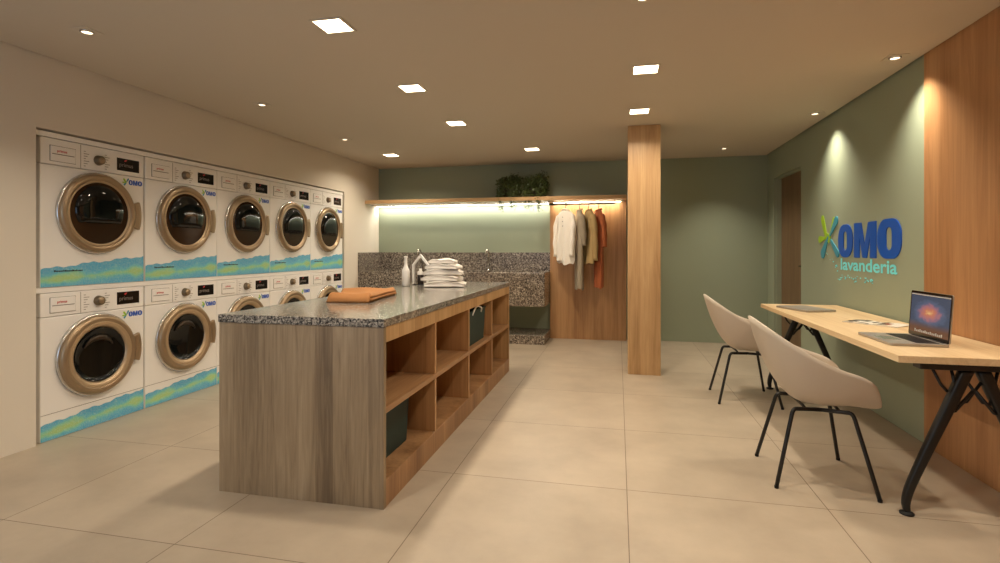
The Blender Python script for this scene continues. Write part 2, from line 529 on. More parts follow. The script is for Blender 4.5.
WX0, WX1, WZ0, WZ1 = -3.4, -1.0, 0.5, 2.2
wf.box(-4.4, WX0, YF - 0.1, YF, 0, H + 0.06)
wf.box(WX1, 2.1, YF - 0.1, YF, 0, H + 0.06)
wf.box(WX0, WX1, YF - 0.1, YF, 0, WZ0)
wf.box(WX0, WX1, YF - 0.1, YF, WZ1, H + 0.06)
struct(wf, 'wall_front', 'wall_white')
fr = B()
for a in (WX0, (WX0 + WX1) / 2 - 0.02, WX1 - 0.04):
    fr.box(a, a + 0.04, YF - 0.07, YF - 0.02, WZ0, WZ1)
fr.box(WX0, WX1, YF - 0.07, YF - 0.02, WZ0, WZ0 + 0.04); fr.box(WX0, WX1, YF - 0.07, YF - 0.02, WZ1 - 0.04, WZ1)
struct(fr, 'window_1', 'frame_white')
# niche trim: thin pale rail over the upper machines
struct(B().box(-3.66, -3.636, NY0 + 0.004, NY1 - 0.004, 1.990, 2.024), 'trim_1', 'enamel2')
struct(B().box(-3.68, -3.640, NY0 + 0.004, NY1 - 0.004, 0.970, 1.003), 'trim_2', 'enamel2')
# door in the right wall
d = B().box(XR + 0.085, XR + 0.125, DY0 + 0.012, DY1 - 0.012, 0.004, DZ - 0.012)
dl = struct(d, 'door_1', 'door_wood')
jm = B()
jm.box(XR + 0.03, XR + 0.145, DY1 - 0.012, DY1 + 0.0, 0, DZ)
jm.box(XR + 0.03, XR + 0.145, DY0, DY0 + 0.012, 0, DZ)
jm.box(XR + 0.03, XR + 0.145, DY0, DY1, DZ - 0.012, DZ)
struct(jm, 'trim_3', 'wall_green')
hb = B()
hb.tube([(XR + 0.086, DY0 + 0.08, 1.07), (XR + 0.045, DY0 + 0.08, 1.07), (XR + 0.04, DY0 + 0.1, 1.07), (XR + 0.04, DY0 + 0.19, 1.07)], 0.009, 8)
hb.lathe([(0.024, XR + 0.078), (0.024, XR + 0.086)], 16, 'X', (0, DY0 + 0.08, 1.07), True, True)
hd = hb.build('door_handle', 'chrome', dl, smooth=True)

# oak cladding on the right wall
tag(B().box(XR - 0.014, XR - 0.001, -0.6, 3.905, 0.001, H + 0.03).build('wall_panel', 'oak_wall', bevel=0.001), 'tall honey oak wall cladding beside the green logo wall', 'wall panel')
# column
tag(B().box(0.098, 0.414, 5.478, 5.80, 0.0, H - 0.001).build('column', 'oak_z', bevel=0.002), 'square oak clad column standing from floor to ceiling', 'column')


# ------------------------------------------------------------ logo (splash and OMO) drawn in metres: a to the right, b up
def stadium(cx, cy, hw, hh, r, n=8):
    pts = []
    for (sx, sy, a0) in ((1, 1, 0), (-1, 1, PI / 2), (-1, -1, PI), (1, -1, 3 * PI / 2)):
        for k in range(n + 1):
            a = a0 + (PI / 2) * k / n
            pts.append((cx + sx * (hw - r) + r * math.cos(a), cy + sy * (hh - r) + r * math.sin(a)))
    return pts


def letter_O(mapf, x0, x1, hgt, depth, b):
    cx, cy = (x0 + x1) / 2, hgt / 2
    hw = (x1 - x0) / 2
    o = stadium(cx, cy, hw, hgt / 2, min(hw, hgt / 2) * 0.86)
    i = stadium(cx, cy, hw * 0.25, hgt * 0.29, hw * 0.24)
    n = len(o)
    rings = [[mapf(p[0], p[1], 0) for p in o], [mapf(p[0], p[1], depth) for p in o],
             [mapf(p[0], p[1], depth) for p in i], [mapf(p[0], p[1], 0) for p in i]]
    b.loft(rings + [rings[0]], True, False, False)


def letter_M(mapf, x0, x1, hgt, depth, b):
    W = x1 - x0
    t = 0.27 * W
    mid = (x0 + x1) / 2
    poly = [(x0, 0), (x0 + t * 0.95, 0), (x0 + t * 0.95, hgt * 0.62), (mid - t * 0.36, 0), (mid + t * 0.36, 0),
            (x1 - t * 0.95, hgt * 0.62), (x1 - t * 0.95, 0), (x1, 0), (x1, hgt), (x1 - t * 1.25, hgt), (mid, hgt * 0.36), (x0 + t * 1.25, hgt), (x0, hgt)]
    b.prism(poly, lambda p, q: mapf(p, q, 0), lambda p, q: mapf(p, q, depth))


def blob(mapf, p0, p1, r0, r1, depth, b, n=20):
    """a drop shape between two points"""
    ang = math.atan2(p1[1] - p0[1], p1[0] - p0[0])
    pts = []
    for k in range(n + 1):
        a = ang + PI / 2 + PI * k / n
        pts.append((p0[0] + r0 * math.cos(a), p0[1] + r0 * math.sin(a)))
    for k in range(n + 1):
        a = ang - PI / 2 + PI * k / n
        pts.append((p1[0] + r1 * math.cos(a), p1[1] + r1 * math.sin(a)))
    b.prism(pts, lambda p, q: mapf(p, q, 0), lambda p, q: mapf(p, q, depth))


# wall logo, origin at lower left of the first O
root = thing('wall_logo', 'blue OMO lavanderia logo with green splash on the green wall', 'logo', (XR, 5.30, 1.187))
wm = lambda a, q, dd: Vector((-0.001 - dd, -a, q))
b = B(); letter_O(wm, 0.02, 0.312, 0.285, 0.006, b); b.build('letter', 'omo_blue', root)
b = B(); letter_M(wm, 0.342, 0.728, 0.285, 0.006, b); b.build('letter', 'omo_blue', root)
b = B(); letter_O(wm, 0.75, 1.10, 0.292, 0.006, b); b.build('letter', 'omo_blue', root)
text_polys('lavanderia', 0.152, 'sky_print', root, 'tagline', lambda a, q, dd: Vector((-0.003, -(a * 1.60 + 0.055), q * 0.92 - 0.108)), thick=0.0032, depth=0.004)
b = B()
blob(wm, (-0.36, 0.36), (-0.27, 0.19), 0.036, 0.024, 0.0040, b)
blob(wm, (-0.43, 0.165), (-0.30, 0.175), 0.034, 0.012, 0.0046, b)
blob(wm, (-0.27, 0.20), (-0.20, 0.17), 0.03, 0.04, 0.0052, b)
blob(wm, (-0.08, 0.335), (-0.18, 0.19), 0.03, 0.012, 0.0058, b)
b.build('splash', 'green_print', root)
b = B()
blob(wm, (-0.35, 0.03), (-0.22, 0.18), 0.048, 0.012, 0.0064, b)
blob(wm, (-0.03, 0.33), (-0.17, 0.2), 0.038, 0.01, 0.0070, b)
blob(wm, (0.0, 0.03), (-0.15, 0.15), 0.034, 0.014, 0.0076, b)
b.build('splash', 'cyan_print', root)['label'] = 'teal splash drops'
b = B()
rnd = random.Random(3)
for i in range(44):
    t = rnd.random()
    a = -0.28 + 0.95 * t; q = 0.02 - 0.17 * math.sin(t * 2.6) + rnd.uniform(-0.035, 0.03)
    if 0.0 < a and q > -0.15: q = -0.155 - rnd.random() * 0.05
    r = rnd.choice([0.003, 0.004, 0.0055])
    b = B(); blob(wm, (a, q), (a + r, q), r, r, 0.003, b, 6); b.build('spray_dot', 'sky_print', root)


# ------------------------------------------------------------ laundry machines
def small_logo(root, y, z, wd, x=0.0006):
    s = wd / 1.62
    mf = lambda a, q, dd: Vector((x + dd * 0.15, y + (a + 0.5) * s, z + q * s))
    g = B(); blob(mf, (-0.36, 0.36), (-0.2, 0.16), 0.06, 0.05, 0.006, g, 6); blob(mf, (-0.44, 0.13), (-0.2, 0.15), 0.05, 0.03, 0.006, g, 6)
    g.build('logo_splash', 'green_print', root)
    g = B(); blob(mf, (-0.32, -0.02), (-0.18, 0.15), 0.07, 0.03, 0.006, g, 6); blob(mf, (-0.02, 0.4), (-0.15, 0.2), 0.06, 0.03, 0.006, g, 6)
    g.build('logo_drop', 'cyan_print', root)
    g = B(); letter_O(mf, 0.02, 0.33, 0.36, 0.006, g); letter_M(mf, 0.36, 0.72, 0.36, 0.006, g); letter_O(mf, 0.75, 1.10, 0.36, 0.006, g)
    g.build('logo_lettering', 'omo_blue', root)


PITCH = 0.766
def machine(upper, label):
    root = thing('tumble_dryer' if upper else 'washing_machine', label, 'tumble dryer' if upper else 'washing machine',
                 group='stacked white laundry machines in the wall niche')
    W = 0.763
    top = 0.966 if not upper else 0.982
    B().box(-0.62, 0, 0, W, 0, 0.808).build('body', 'enamel', root, bevel=0.006)
    fp = B().box(-0.62, 0.001, 0, W, 0.811, top).build('control_panel', 'enamel2', root, bevel=0.005)
    # vertical seam and printed cycle marks on the panel
    g = B(); g.box(0.0008, 0.0020, 0.262, 0.265, 0.815, top - 0.006)
    g.build('seam', 'txt_grey', fp)
    for j in (0, 1):
        g = B()
        for i in range(7):
            g.box(0.0008, 0.0018, 0.285 + j * 0.155, 0.30 + j * 0.155 + 0.012 * ((i * 7) % 3), 0.832 + i * 0.017, 0.836 + i * 0.017)
        g.build('cycle_marks', 'txt_grey', fp)
    # detergent drawer
    g = B()
    y0, y1, z0, z1 = 0.06, 0.225, 0.835, 0.935
    dr = B().box(-0.05, 0.007, y0, y1, z0, z1).build('detergent_drawer', 'enamel2', root, bevel=0.004)
    for (a, bb, c, e) in ((y0 - .002, y1 + .002, z0 - .002, z0), (y0 - .002, y1 + .002, z1, z1 + .002), (y0 - .002, y0, z0, z1), (y1, y1 + .002, z0, z1)):
        g.box(0.0008, 0.003, a, bb, c, e)
    g.box(0.006, 0.0085, y0 + 0.01, y1 - 0.01, z0 + 0.045, z0 + 0.049)
    g.build('drawer_outline', 'seam', dr)
    text_polys('primus', 0.024, 'red', dr, 'drawer_print', lambda a, q, dd: Vector((0.0085, a + y0 + 0.04, q + z0 + 0.062)), depth=0.0006, thick=0.0006)
    # dial
    g = B(); g.lathe([(0.036, 0.0), (0.036, 0.006), (0.033, 0.012), (0.030, 0.030), (0.027, 0.033), (0.0, 0.033)], 28, 'X', (0, 0.392, 0.888), False, False)
    dial = g.build('dial', 'dial', root, smooth=True)
    g = B(); g.lathe([(0.022, 0.0335), (0.021, 0.036), (0.0, 0.036)], 24, 'X', (0, 0.392, 0.888)); g.build('dial_cap', 'gold', dial, smooth=True)
    # display
    g = B(); g.box(-0.01, 0.003, 0.535, 0.722, 0.842, 0.935); dp = g.build('display', 'display', root, bevel=0.002)
    text_polys('primus', 0.044, 'txt_grey', dp, 'display_print', lambda a, q, dd: Vector((0.0036, a * 0.95 + 0.552, q + 0.872)), depth=0.0006)
    g = B(); blob(lambda a, q, dd: Vector((0.0032 + dd, a, q)), (0.60, 0.917), (0.612, 0.924), 0.006, 0.004, 0.001, g, 8); g.build('display_mark', 'red', dp)
    small_logo(root, 0.578, 0.742, 0.172)
    # porthole door
    cy, cz = 0.383, 0.507
    gr = 0.222 if upper else 0.192
    g = B()
    g.lathe([(0.290, 0.0), (0.290, 0.012), (0.284, 0.020), (0.276, 0.020)], 64, 'X', (0, cy, cz))
    rim = g.build('door_rim', 'silver', root, smooth=True)
    g = B()
    if upper:
        pr = [(0.280, 0.010), (0.281, 0.028), (0.272, 0.043), (0.256, 0.050), (0.240, 0.046), (0.232, 0.036), (0.226, 0.016)]
    else:
        pr = [(0.280, 0.010), (0.281, 0.028), (0.270, 0.045), (0.254, 0.052), (0.236, 0.050), (0.232, 0.046)]
    g.lathe(pr, 64, 'X', (0, cy, cz))
    dr = g.build('door', 'gold', root, smooth=True)
    g = B()
    if upper:
        g.lathe([(0.232, 0.036), (0.224, 0.040), (0.218, 0.030)], 64, 'X', (0, cy, cz))
    else:
        g.lathe([(0.2345, 0.047), (0.226, 0.050), (0.208, 0.046), (0.197, 0.036), (0.192, 0.020), (0.190, 0.008)], 64, 'X', (0, cy, cz))
    g.build('door_bevel', 'gold_in', dr, smooth=True)
    g = B()
    if upper:
        g.lathe([(0.220, 0.028), (0.16, 0.030), (0.08, 0.031), (0.001, 0.031)], 56, 'X', (0, cy, cz), False, True)
        gl = g.build('door_glass', 'glass_brown', dr, smooth=True)
        # darker flat-bottomed window bulging from the glass
        def dee(s):
            out = []
            for k in range(48):
                a = 2 * PI * k / 48
                r = 0.182 * s
                y = r * math.cos(a); z = r * math.sin(a) + 0.02
                z = max(z, -0.075 * s + 0.004)
                out.append((y, z))
            return out
        rings = []
        for s, x in ((1.0, 0.0305), (0.97, 0.040), (0.88, 0.050), (0.65, 0.056), (0.35, 0.058)):
            rings.append([(x, cy + p[0], cz + p[1]) for p in dee(s)])
        g = B(); g.loft(rings, True, False, True)
        g.build('inner_window', 'glass_black', gl, smooth=True)
    else:
        # glass bowl sunk into the drum opening
        g.lathe([(0.191, 0.018), (0.18, 0.006), (0.155, 0.0), (0.11, -0.006), (0.05, -0.010), (0.001, -0.011)], 56, 'X', (0.012, cy, cz), False, True)
        gl = g.build('door_glass', 'glass_black', dr, smooth=True)
        g = B(); g.tube([(0.0125 + 0.003, cy + 0.12 * math.cos(a), cz + 0.12 * math.sin(a)) for a in [0.5 + k * 0.14 for k in range(16)]], [0.004 + 0.018 * math.sin(PI * k / 15) for k in range(16)], 10)
        g.build('drum_paddle', 'drum', gl, smooth=True)
    # handle at the hinge-free side
    arc = lambda r, x: [(x, cy + r * math.cos(a), cz + r * math.sin(a)) for a in [math.radians(-19 + 38 * k / 12) for k in range(13)]]
    rings = [arc(0.272, 0.012), arc(0.272, 0.046), arc(0.30, 0.048), arc(0.322, 0.044), arc(0.330, 0.034), arc(0.330, 0.012)]
    g = B(); g.loft([list(r) for r in zip(*rings)], True, True, True)
    g.build('door_handle', 'gold', dr, smooth=False, bevel=0.004)
    # printed strip with a wavy slanted top edge
    tl, tr = (0.118, 0.198) if upper else (0.105, 0.165)
    n = 60
    top_edge = []
    for k in range(n + 1):
        t = k / n
        top_edge.append((0.002 + t * (W - 0.004), tl + (tr - tl) * t ** 0.9 + 0.006 * math.sin(t * 19) + 0.0035 * math.sin(t * 57)))
    g = B()
    vs0 = [(0.0012, y, 0.003) for y, z in top_edge] ; vs1 = [(0.0012, y, z) for y, z in top_edge]
    g.add(vs0 + vs1, [(i, i + 1, n + 1 + i + 1, n + 1 + i) for i in range(n)])
    g.build('graphic_strip', 'decal', root)
    if upper:
        g = B()
        rr = random.Random(5); y = 0.085
        while y < 0.27:
            l = rr.uniform(0.006, 0.014); g.box(0.0014, 0.0022, y, y + l, 0.100, 0.100 + rr.choice([0.009, 0.012])); y += l + 0.003
        g.build('strip_print', 'txt_dark', root)
    else:
        g = B().box(0.0006, 0.0014, 0.002, W - 0.002, 0.172, 0.1745)
        g.build('plinth_seam', 'seam', root)
    return root

ML = ['first white tumble dryer at the left end of the upper row, nearest the camera',
      'second white tumble dryer from the left in the upper row',
      'third white tumble dryer, middle one of the upper row',
      'fourth white tumble dryer from the left in the upper row',
      'last white tumble dryer of the upper row, next to the bare white wall']
WL = ['first white washing machine at the left end of the lower row, fully visible',
      'second white washing machine in the lower row, its right edge meeting the island',
      'third white washing machine of the lower row, half hidden behind the island top',
      'fourth white washing machine of the lower row, only its top showing over the island',
      'last white washing machine of the lower row, behind the folded orange cloth']
MX = -3.638
m0 = machine(True, ML[0]); m0.location = (MX, 2.684, 1.004)
l0 = machine(False, WL[0]); l0.location = (MX, 2.684, 0.0)
for i in range(1, 5):
    dup(m0, (MX, 2.694 + PITCH * i, 1.004), 0, ML[i])
    dup(l0, (MX, 2.694 + PITCH * i, 0.0), 0, WL[i])

# ------------------------------------------------------------ island
IX0, IX1, IY0, IY1, IZ = -2.020, -1.100, 2.362, 5.370, 0.876
isl = thing('shelving_island', 'long oak island cabinet with eight open cubbies under the granite top', 'island', ((IX0 + IX1) / 2, (IY0 + IY1) / 2, 0))
ox, oy = -(IX0 + IX1) / 2, -(IY0 + IY1) / 2
def ibox(x0, x1, y0, y1, z0, z1): return B().box(x0 + ox, x1 + ox, y0 + oy, y1 + oy, z0, z1)
ibox(IX0, IX1, IY0, IY0 + 0.028, 0, IZ).build('end_panel', 'oak_cool_lit', isl, bevel=0.001)['label'] = 'oak end panel facing the camera, cool light painted in as grey'
ibox(IX0, IX1, IY1 - 0.028, IY1, 0, IZ).build('end_panel', 'oak_z', isl, bevel=0.001)
ibox(IX0 + 0.001, IX0 + 0.02, IY0 + 0.0285, IY1 - 0.0285, 0, IZ).build('side_panel', 'oak_zy', isl)
BX = -1.60
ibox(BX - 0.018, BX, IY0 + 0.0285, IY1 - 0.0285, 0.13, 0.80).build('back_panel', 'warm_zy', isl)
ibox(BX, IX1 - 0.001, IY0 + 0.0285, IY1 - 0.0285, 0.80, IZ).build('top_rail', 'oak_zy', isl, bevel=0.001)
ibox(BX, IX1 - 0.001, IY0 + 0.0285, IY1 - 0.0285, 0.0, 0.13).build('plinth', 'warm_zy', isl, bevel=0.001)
bay = (IY1 - IY0) / 4
divs = [IY0 + bay * k for k in (1, 2, 3)]
for y in divs:
    for (z0, z1) in ((0.1305, 0.4545), (0.4855, 0.7995)):
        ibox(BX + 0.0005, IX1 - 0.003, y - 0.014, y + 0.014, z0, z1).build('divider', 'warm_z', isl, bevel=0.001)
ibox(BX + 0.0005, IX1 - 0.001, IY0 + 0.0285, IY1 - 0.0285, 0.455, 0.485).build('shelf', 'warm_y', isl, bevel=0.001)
tag(B().box(IX0 - 0.004, IX1 + 0.004, IY0 - 0.004, IY1 + 0.004, IZ + 0.0005, 0.917).build('island_worktop', 'granite_top', bevel=0.002), 'long polished grey granite worktop on the oak island', 'worktop')


def basket(y0, y1, z, label, cloth=False, x1=-1.205):
    x0 = x1 - 0.37
    hgt = 0.275
    cx, cyy = (x0 + x1) / 2, (y0 + y1) / 2
    r = thing('storage_basket', label, 'basket', (cx, cyy, z), group='dark green baskets in the island')
    hx, hy = (x1 - x0) / 2, (y1 - y0) / 2
    def ring(s, zz, inset=0):
        return [(p[0], p[1], zz) for p in stadium(0, 0, hx * s - inset, hy * s - inset, 0.03, 4)]
    g = B(); g.loft([ring(0.94, 0.001), ring(0.97, hgt * 0.5), ring(1.0, hgt), ring(1.0, hgt, 0.006), ring(0.94, 0.008, 0.006)], True, True, True)
    g.build('basket_body', 'basket', r, smooth=False)
    g = B(); rr = [Vector(p) for p in ring(1.008, hgt - 0.006)]
    g.tube(rr + [rr[0], rr[1]], 0.006, 6, False); g.build('rim', 'basket', r, smooth=True)
    if cloth:
        # a white rope handle looped over the near edge
        pts = spline([(hx - 0.002, -0.13, hgt - 0.035), (hx + 0.008, -0.11, hgt + 0.0), (hx + 0.004, -0.03, hgt + 0.022), (hx + 0.004, 0.05, hgt + 0.02), (hx + 0.008, 0.12, hgt), (hx - 0.002, 0.14, hgt - 0.035)], 6)
        g = B(); g.tube(pts, 0.007, 8); g.build('rope_handle', 'towel', r, smooth=True)['label'] = 'pale rope handle'
    return r
basket(2.43, 2.96, 0.1315, 'dark green basket in the lowest cubby nearest the camera')
basket(3.90, 4.52, 0.4865, 'dark green basket with pale handle in an upper cubby', True, -1.135)


# ------------------------------------------------------------ things on the island
def folded_towel(w, d, t, seed, skew=0.0):
    """soft folded towel: rounded slab with sagging edges, origin at bottom centre"""
    rnd = random.Random(seed)
    ph = [rnd.uniform(0, 6) for _ in range(6)]
    g = B(); rings = []
    NX = 18
    for i in range(NX + 1):
        u = -1 + 2 * i / NX
        e = (1 - abs(u) ** 6) ** 0.5 if abs(u) < 1 else 0.0
        e = max(e, 0.6)
        ring = []
        for k in range(32):
            a = 2 * PI * k / 32
            c, s = math.cos(a), math.sin(a)
            y = d / 2 * math.copysign(abs(c) ** 0.45, c) * (0.96 + 0.04 * math.sin(ph[0] + u * 3))
            z = t / 2 * e + t / 2 * math.copysign(abs(s) ** 0.42, s) * e
            z *= 1 + (0.16 * math.sin(ph[1] + u * 4 + c * 2) * (1 - u * u) if s > 0 else 0)
            # fold crease between the two layers of each towel, seen along its edges
            if abs(s) < 0.2: y *= 0.93
            y *= 1 + 0.03 * math.sin(ph[3] + u * 6 + s * 2)
            ring.append((w / 2 * u + 0.006 * math.sin(ph[2] + c * 5) + skew * z, y, max(0.0, z)))
        rings.append(ring)
    g.loft(rings, True, True, True)
    return g

zz = 0.918
specs = [(0.36, 0.27, 0.054, 0.01, 0.00, 0.05), (0.33, 0.26, 0.054, -0.02, 0.0, -0.06), (0.34, 0.25, 0.052, -0.01, 0.01, 0.10), (0.29, 0.24, 0.050, -0.005, 0.0, -0.08), (0.24, 0.22, 0.044, -0.015, 0.0, 0.05)]
tl = ['bottom folded white towel of the stack on the island', 'second folded white towel from the bottom of the stack', 'middle folded white towel of the stack of five', 'folded white towel just under the top one', 'small folded white towel on top of the stack']
TX, TY = -1.545, 4.60
for i, (w_, d_, t_, dx, dy, rz) in enumerate(specs):
    o = folded_towel(w_, d_, t_, 11 + i).build('folded_towel', 'towel', None, smooth=True, loc=(TX + dx, TY + dy, zz), rotz=rz + 0.12)
    tag(o, tl[i], 'towel', 'stack of white towels on the island')
    zz += t_ * 0.99

# white bottle
g = B(); g.lathe([(0.0, 0.0), (0.032, 0.0), (0.036, 0.004), (0.036, 0.125), (0.034, 0.148), (0.020, 0.178), (0.015, 0.195), (0.014, 0.262), (0.017, 0.264), (0.017, 0.276), (0.0, 0.276)], 32)
tag(g.build('white_bottle', 'white_gl', None, smooth=True, bevel=0.0, loc=(-1.905, 4.56, 0.9175)), 'slim white long-necked bottle standing left of the towels', 'bottle')

# pointed white carrier frame with small bottle inside
cr = thing('bottle_carrier', 'white house-shaped carrier frame around a small dark bottle', 'carrier', (-1.865, 4.80, 0.9175), 0.15)
prof = [(-0.055, 0.004), (-0.058, 0.185), (0.012, 0.285), (0.085, 0.185), (0.082, 0.004)]
g = B()
for a, c in zip(prof[:-1], prof[1:]):
    dx, dz = c[0] - a[0], c[1] - a[1]; l = math.hypot(dx, dz); nx, nz = -dz / l * 0.0085, dx / l * 0.0085
    ex, ez = dx / l * 0.006, dz / l * 0.006
    q = [(a[0] - ex + nx, a[1] - ez * 0 + nz), (c[0] + ex + nx, c[1] + ez * 0 + nz), (c[0] + ex - nx, c[1] - nz), (a[0] - ex - nx, a[1] - nz)]
    g.prism(q, lambda p, s: Vector((p, -0.028, max(s, 0.0))), lambda p, s: Vector((p, 0.028, max(s, 0.0))))
g.build('carrier_frame', 'white_gl', cr)
g = B().box(-0.062, 0.088, -0.03, 0.03, 0.0, 0.008); g.build('carrier_base', 'amber', cr, bevel=0.002)
sb = thing('pump_bottle', 'small dark bottle with white label and cap inside the house-shaped carrier', 'bottle', (-1.855, 4.80, 0.9265))
g = B(); g.lathe([(0.0, 0.0), (0.027, 0.0), (0.029, 0.003), (0.029, 0.085), (0.024, 0.098), (0.012, 0.106), (0.011, 0.112), (0, 0.112)], 24); g.build('bottle_body', 'amber', sb, smooth=True)
g = B(); g.lathe([(0.0292, 0.086), (0.0294, 0.087), (0.0294, 0.109), (0.024, 0.118), (0.014, 0.122), (0.013, 0.145), (0, 0.146)], 24); g.build('cap', 'white_gl', sb, smooth=True)

# tan folded cloth
g = B()
FL, FR, BR, BL = Vector((-1.80, 3.02, 0)), Vector((-1.515, 3.04, 0)), Vector((-1.60, 3.66, 0)), Vector((-2.02, 3.60, 0))
NU, NV = 26, 30
def hgt_top(u, v):
    fr_ = 0.058 * math.exp(-((v - 0.09) / 0.13) ** 2)
    base = 0.040 - 0.012 * math.sin(v * PI) + 0.016 * math.exp(-((v - 0.95) / 0.12) ** 2)
    wv = 0.004 * math.sin(u * 7 + v * 5)
    edge = 0.012 * math.exp(-((u - 1) / 0.12) ** 2) * (1 if v > 0.35 else 0.3)
    return max(base, fr_) + wv + edge
def pt(u, v, z):
    p = FL * (1 - u) * (1 - v) + FR * u * (1 - v) + BR * u * v + BL * (1 - u) * v
    p = p + Vector((0.03 * math.sin(v * PI) * (0.5 - u), 0, 0))
    return Vector((p.x, p.y, z))
rings = []
for j in range(NV + 1):
    v = j / NV
    edgev = min(1.0, (1 - (1 - min(v, 0.10) / 0.10) ** 2) ** 0.5 if v < 0.10 else 1.0)
    if v > 0.95: edgev = max(0.25, max(0.0, 1 - ((v - 0.95) / 0.05) ** 2) ** 0.5)
    edgev = max(0.3, edgev)
    ring = []
    for i in range(NU + 1):
        u = i / NU
        e = 1.0
        if u < 0.07: e = max(0.3, (1 - (1 - u / 0.07) ** 2) ** 0.5)
        if u > 0.95: e = max(0.45, max(0.0, 1 - ((u - 0.95) / 0.05) ** 2) ** 0.5)
        ring.append(pt(u, v, hgt_top(u, v) * edgev * e))
    for i in range(NU, -1, -1):
        u = i / NU
        ring.append(pt(u * 0.97 + 0.015, v * 0.98 + 0.01, 0.0))
    rings.append(ring)
g.loft(rings, True, True, True)
ct = g.build('folded_cloth', 'tan', None, smooth=True, loc=(0, 0, 0.918))
tag(ct, 'folded tan orange cloth lying on the front half of the island', 'cloth')
# layered edge rolls on the right side
g = B()
for zc, off in ((0.016, 0.004), (0.034, 0.0)):
    pts = [pt(0.985, v, zc * (1 if v > 0.2 else 1.1)) + Vector((off, 0, 0)) for v in [0.06 + 0.9 * k / 12 for k in range(13)]]
    g.tube(pts, [0.009 + 0.001 * math.sin(k) for k in range(13)], 8)
g.build('fold_edge', 'tan', ct, smooth=True)


# ------------------------------------------------------------ sink area at the back
SX1, SY0 = -0.943, 6.912
sk = thing('laundry_trough', 'long speckled brown granite wash trough mounted on the back wall', 'sink', (-2.27, 7.25, 0.5))
def sbox(x0, x1, y0, y1, z0, z1): return B().box(x0 + 2.27, x1 + 2.27, y0 - 7.25, y1 - 7.25, z0 - 0.5, z1 - 0.5)
sx0 = XL + 0.001
sbox(sx0, SX1, SY0, SY0 + 0.04, 0.50, 0.95).build('apron', 'granite', sk, bevel=0.007)
sbox(SX1 - 0.04, SX1, SY0 + 0.0405, YB - 0.03, 0.50, 0.95).build('side_slab', 'granite', sk, bevel=0.002)
sbox(sx0, SX1 - 0.0405, SY0 + 0.0405, YB - 0.03, 0.50, 0.56).build('bottom_slab', 'granite', sk)
sbox(sx0, SX1 - 0.0405, YB - 0.16, YB - 0.03, 0.5605, 0.95).build('tap_ledge', 'granite', sk, bevel=0.002)
for x in (-2.40,):
    sbox(x - 0.15, x + 0.15, SY0 + 0.0405, YB - 0.1605, 0.5605, 0.95).build('basin_divider', 'granite', sk, bevel=0.002)
bs = B(); bs.box(XL + 0.001, SX1, YB - 0.028, YB - 0.001, 0.9505, 1.214); tag(bs.build('backsplash', 'granite', bevel=0.001), 'low speckled granite backsplash running along the back green wall', 'backsplash')
bs = B(); bs.box(XL + 0.001, XL + 0.021, SY0, YB - 0.0285, 0.9505, 1.214); tag(bs.build('side_backsplash', 'granite', bevel=0.001), 'short granite backsplash return on the left white wall', 'backsplash')
tag(B().box(XL + 0.001, SX1, SY0, YB - 0.002, 0.0005, 0.118).build('floor_plinth', 'granite', bevel=0.003), 'low speckled granite plinth on the floor under the trough', 'plinth')

def faucet(x, label):
    r = thing('faucet', label, 'faucet', (x, YB - 0.09, 0.951), group='gooseneck taps on the trough')
    g = B(); g.lathe([(0.026, 0.0), (0.026, 0.008), (0.018, 0.012)], 20, cap0=True, cap1=True); g.build('base', 'chrome', r, smooth=True)
    arc = [(0, 0, 0.01), (0, 0, 0.24)] + [(0, -0.055 + 0.055 * math.cos(a), 0.25 + 0.055 * math.sin(a)) for a in [PI * k / 10 for k in range(0, 11)]] + [(0, -0.11, 0.21)]
    g = B(); g.tube(arc, 0.014, 12); g.build('spout', 'chrome', r, smooth=True)
    g = B(); g.tube([(0.01, 0, 0.06), (0.04, 0, 0.065), (0.075, 0, 0.085)], 0.006, 8); g.build('lever', 'chrome', r, smooth=True)
    return r
faucet(-2.895, 'left chrome gooseneck tap, behind the house-shaped carrier')
faucet(-1.85, 'right chrome gooseneck tap, to the right of the towels')

# wardrobe panel, shelf, rail
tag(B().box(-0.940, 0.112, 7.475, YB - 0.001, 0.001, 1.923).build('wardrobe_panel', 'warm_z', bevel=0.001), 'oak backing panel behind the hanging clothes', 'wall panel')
tag(B().box(XL + 0.001, 0.114, 7.125, YB - 0.001, 1.925, 1.976).build('wall_shelf', 'oak_x', bevel=0.002), 'long oak wall shelf with lights beneath and plants on it', 'shelf')
ls = thing('led_strip', 'lit strip under the shelf above the granite trough', 'light', (-2.27, 7.51, 1.915))
B().box(-1.33, 1.325, -0.032, 0.032, -0.004, 0.0095).build('housing', 'frame_white', ls)
B().box(-1.325, 1.32, -0.03, 0.03, -0.0065, -0.0042).build('diffuser', 'led', ls)
ls = thing('led_strip', 'lit strip under the shelf above the clothes rail', 'light', (-0.42, 7.40, 1.915))
B().box(-0.50, 0.50, -0.012, 0.012, -0.004, 0.0095).build('housing', 'frame_white', ls)
B().box(-0.455, 0.455, -0.011, 0.011, -0.0065, -0.0042).build('diffuser', 'led_warm', ls)
RY, RZ = 7.205, 1.874
rl = thing('clothes_rail', 'bronze clothes rail hanging under the oak shelf', 'clothes rail', (-0.48, RY, 1.925))
g = B(); g.tube([(-0.445, 0, RZ - 1.925), (0.445, 0, RZ - 1.925)], 0.013, 14); g.build('rod', 'bronze', rl, smooth=True)
for sx in (-0.44, 0.44):
    B().box(sx - 0.006, sx + 0.006, -0.014, 0.014, RZ - 1.925 - 0.016, -0.0005).build('bracket', 'bronze', rl, bevel=0.002)


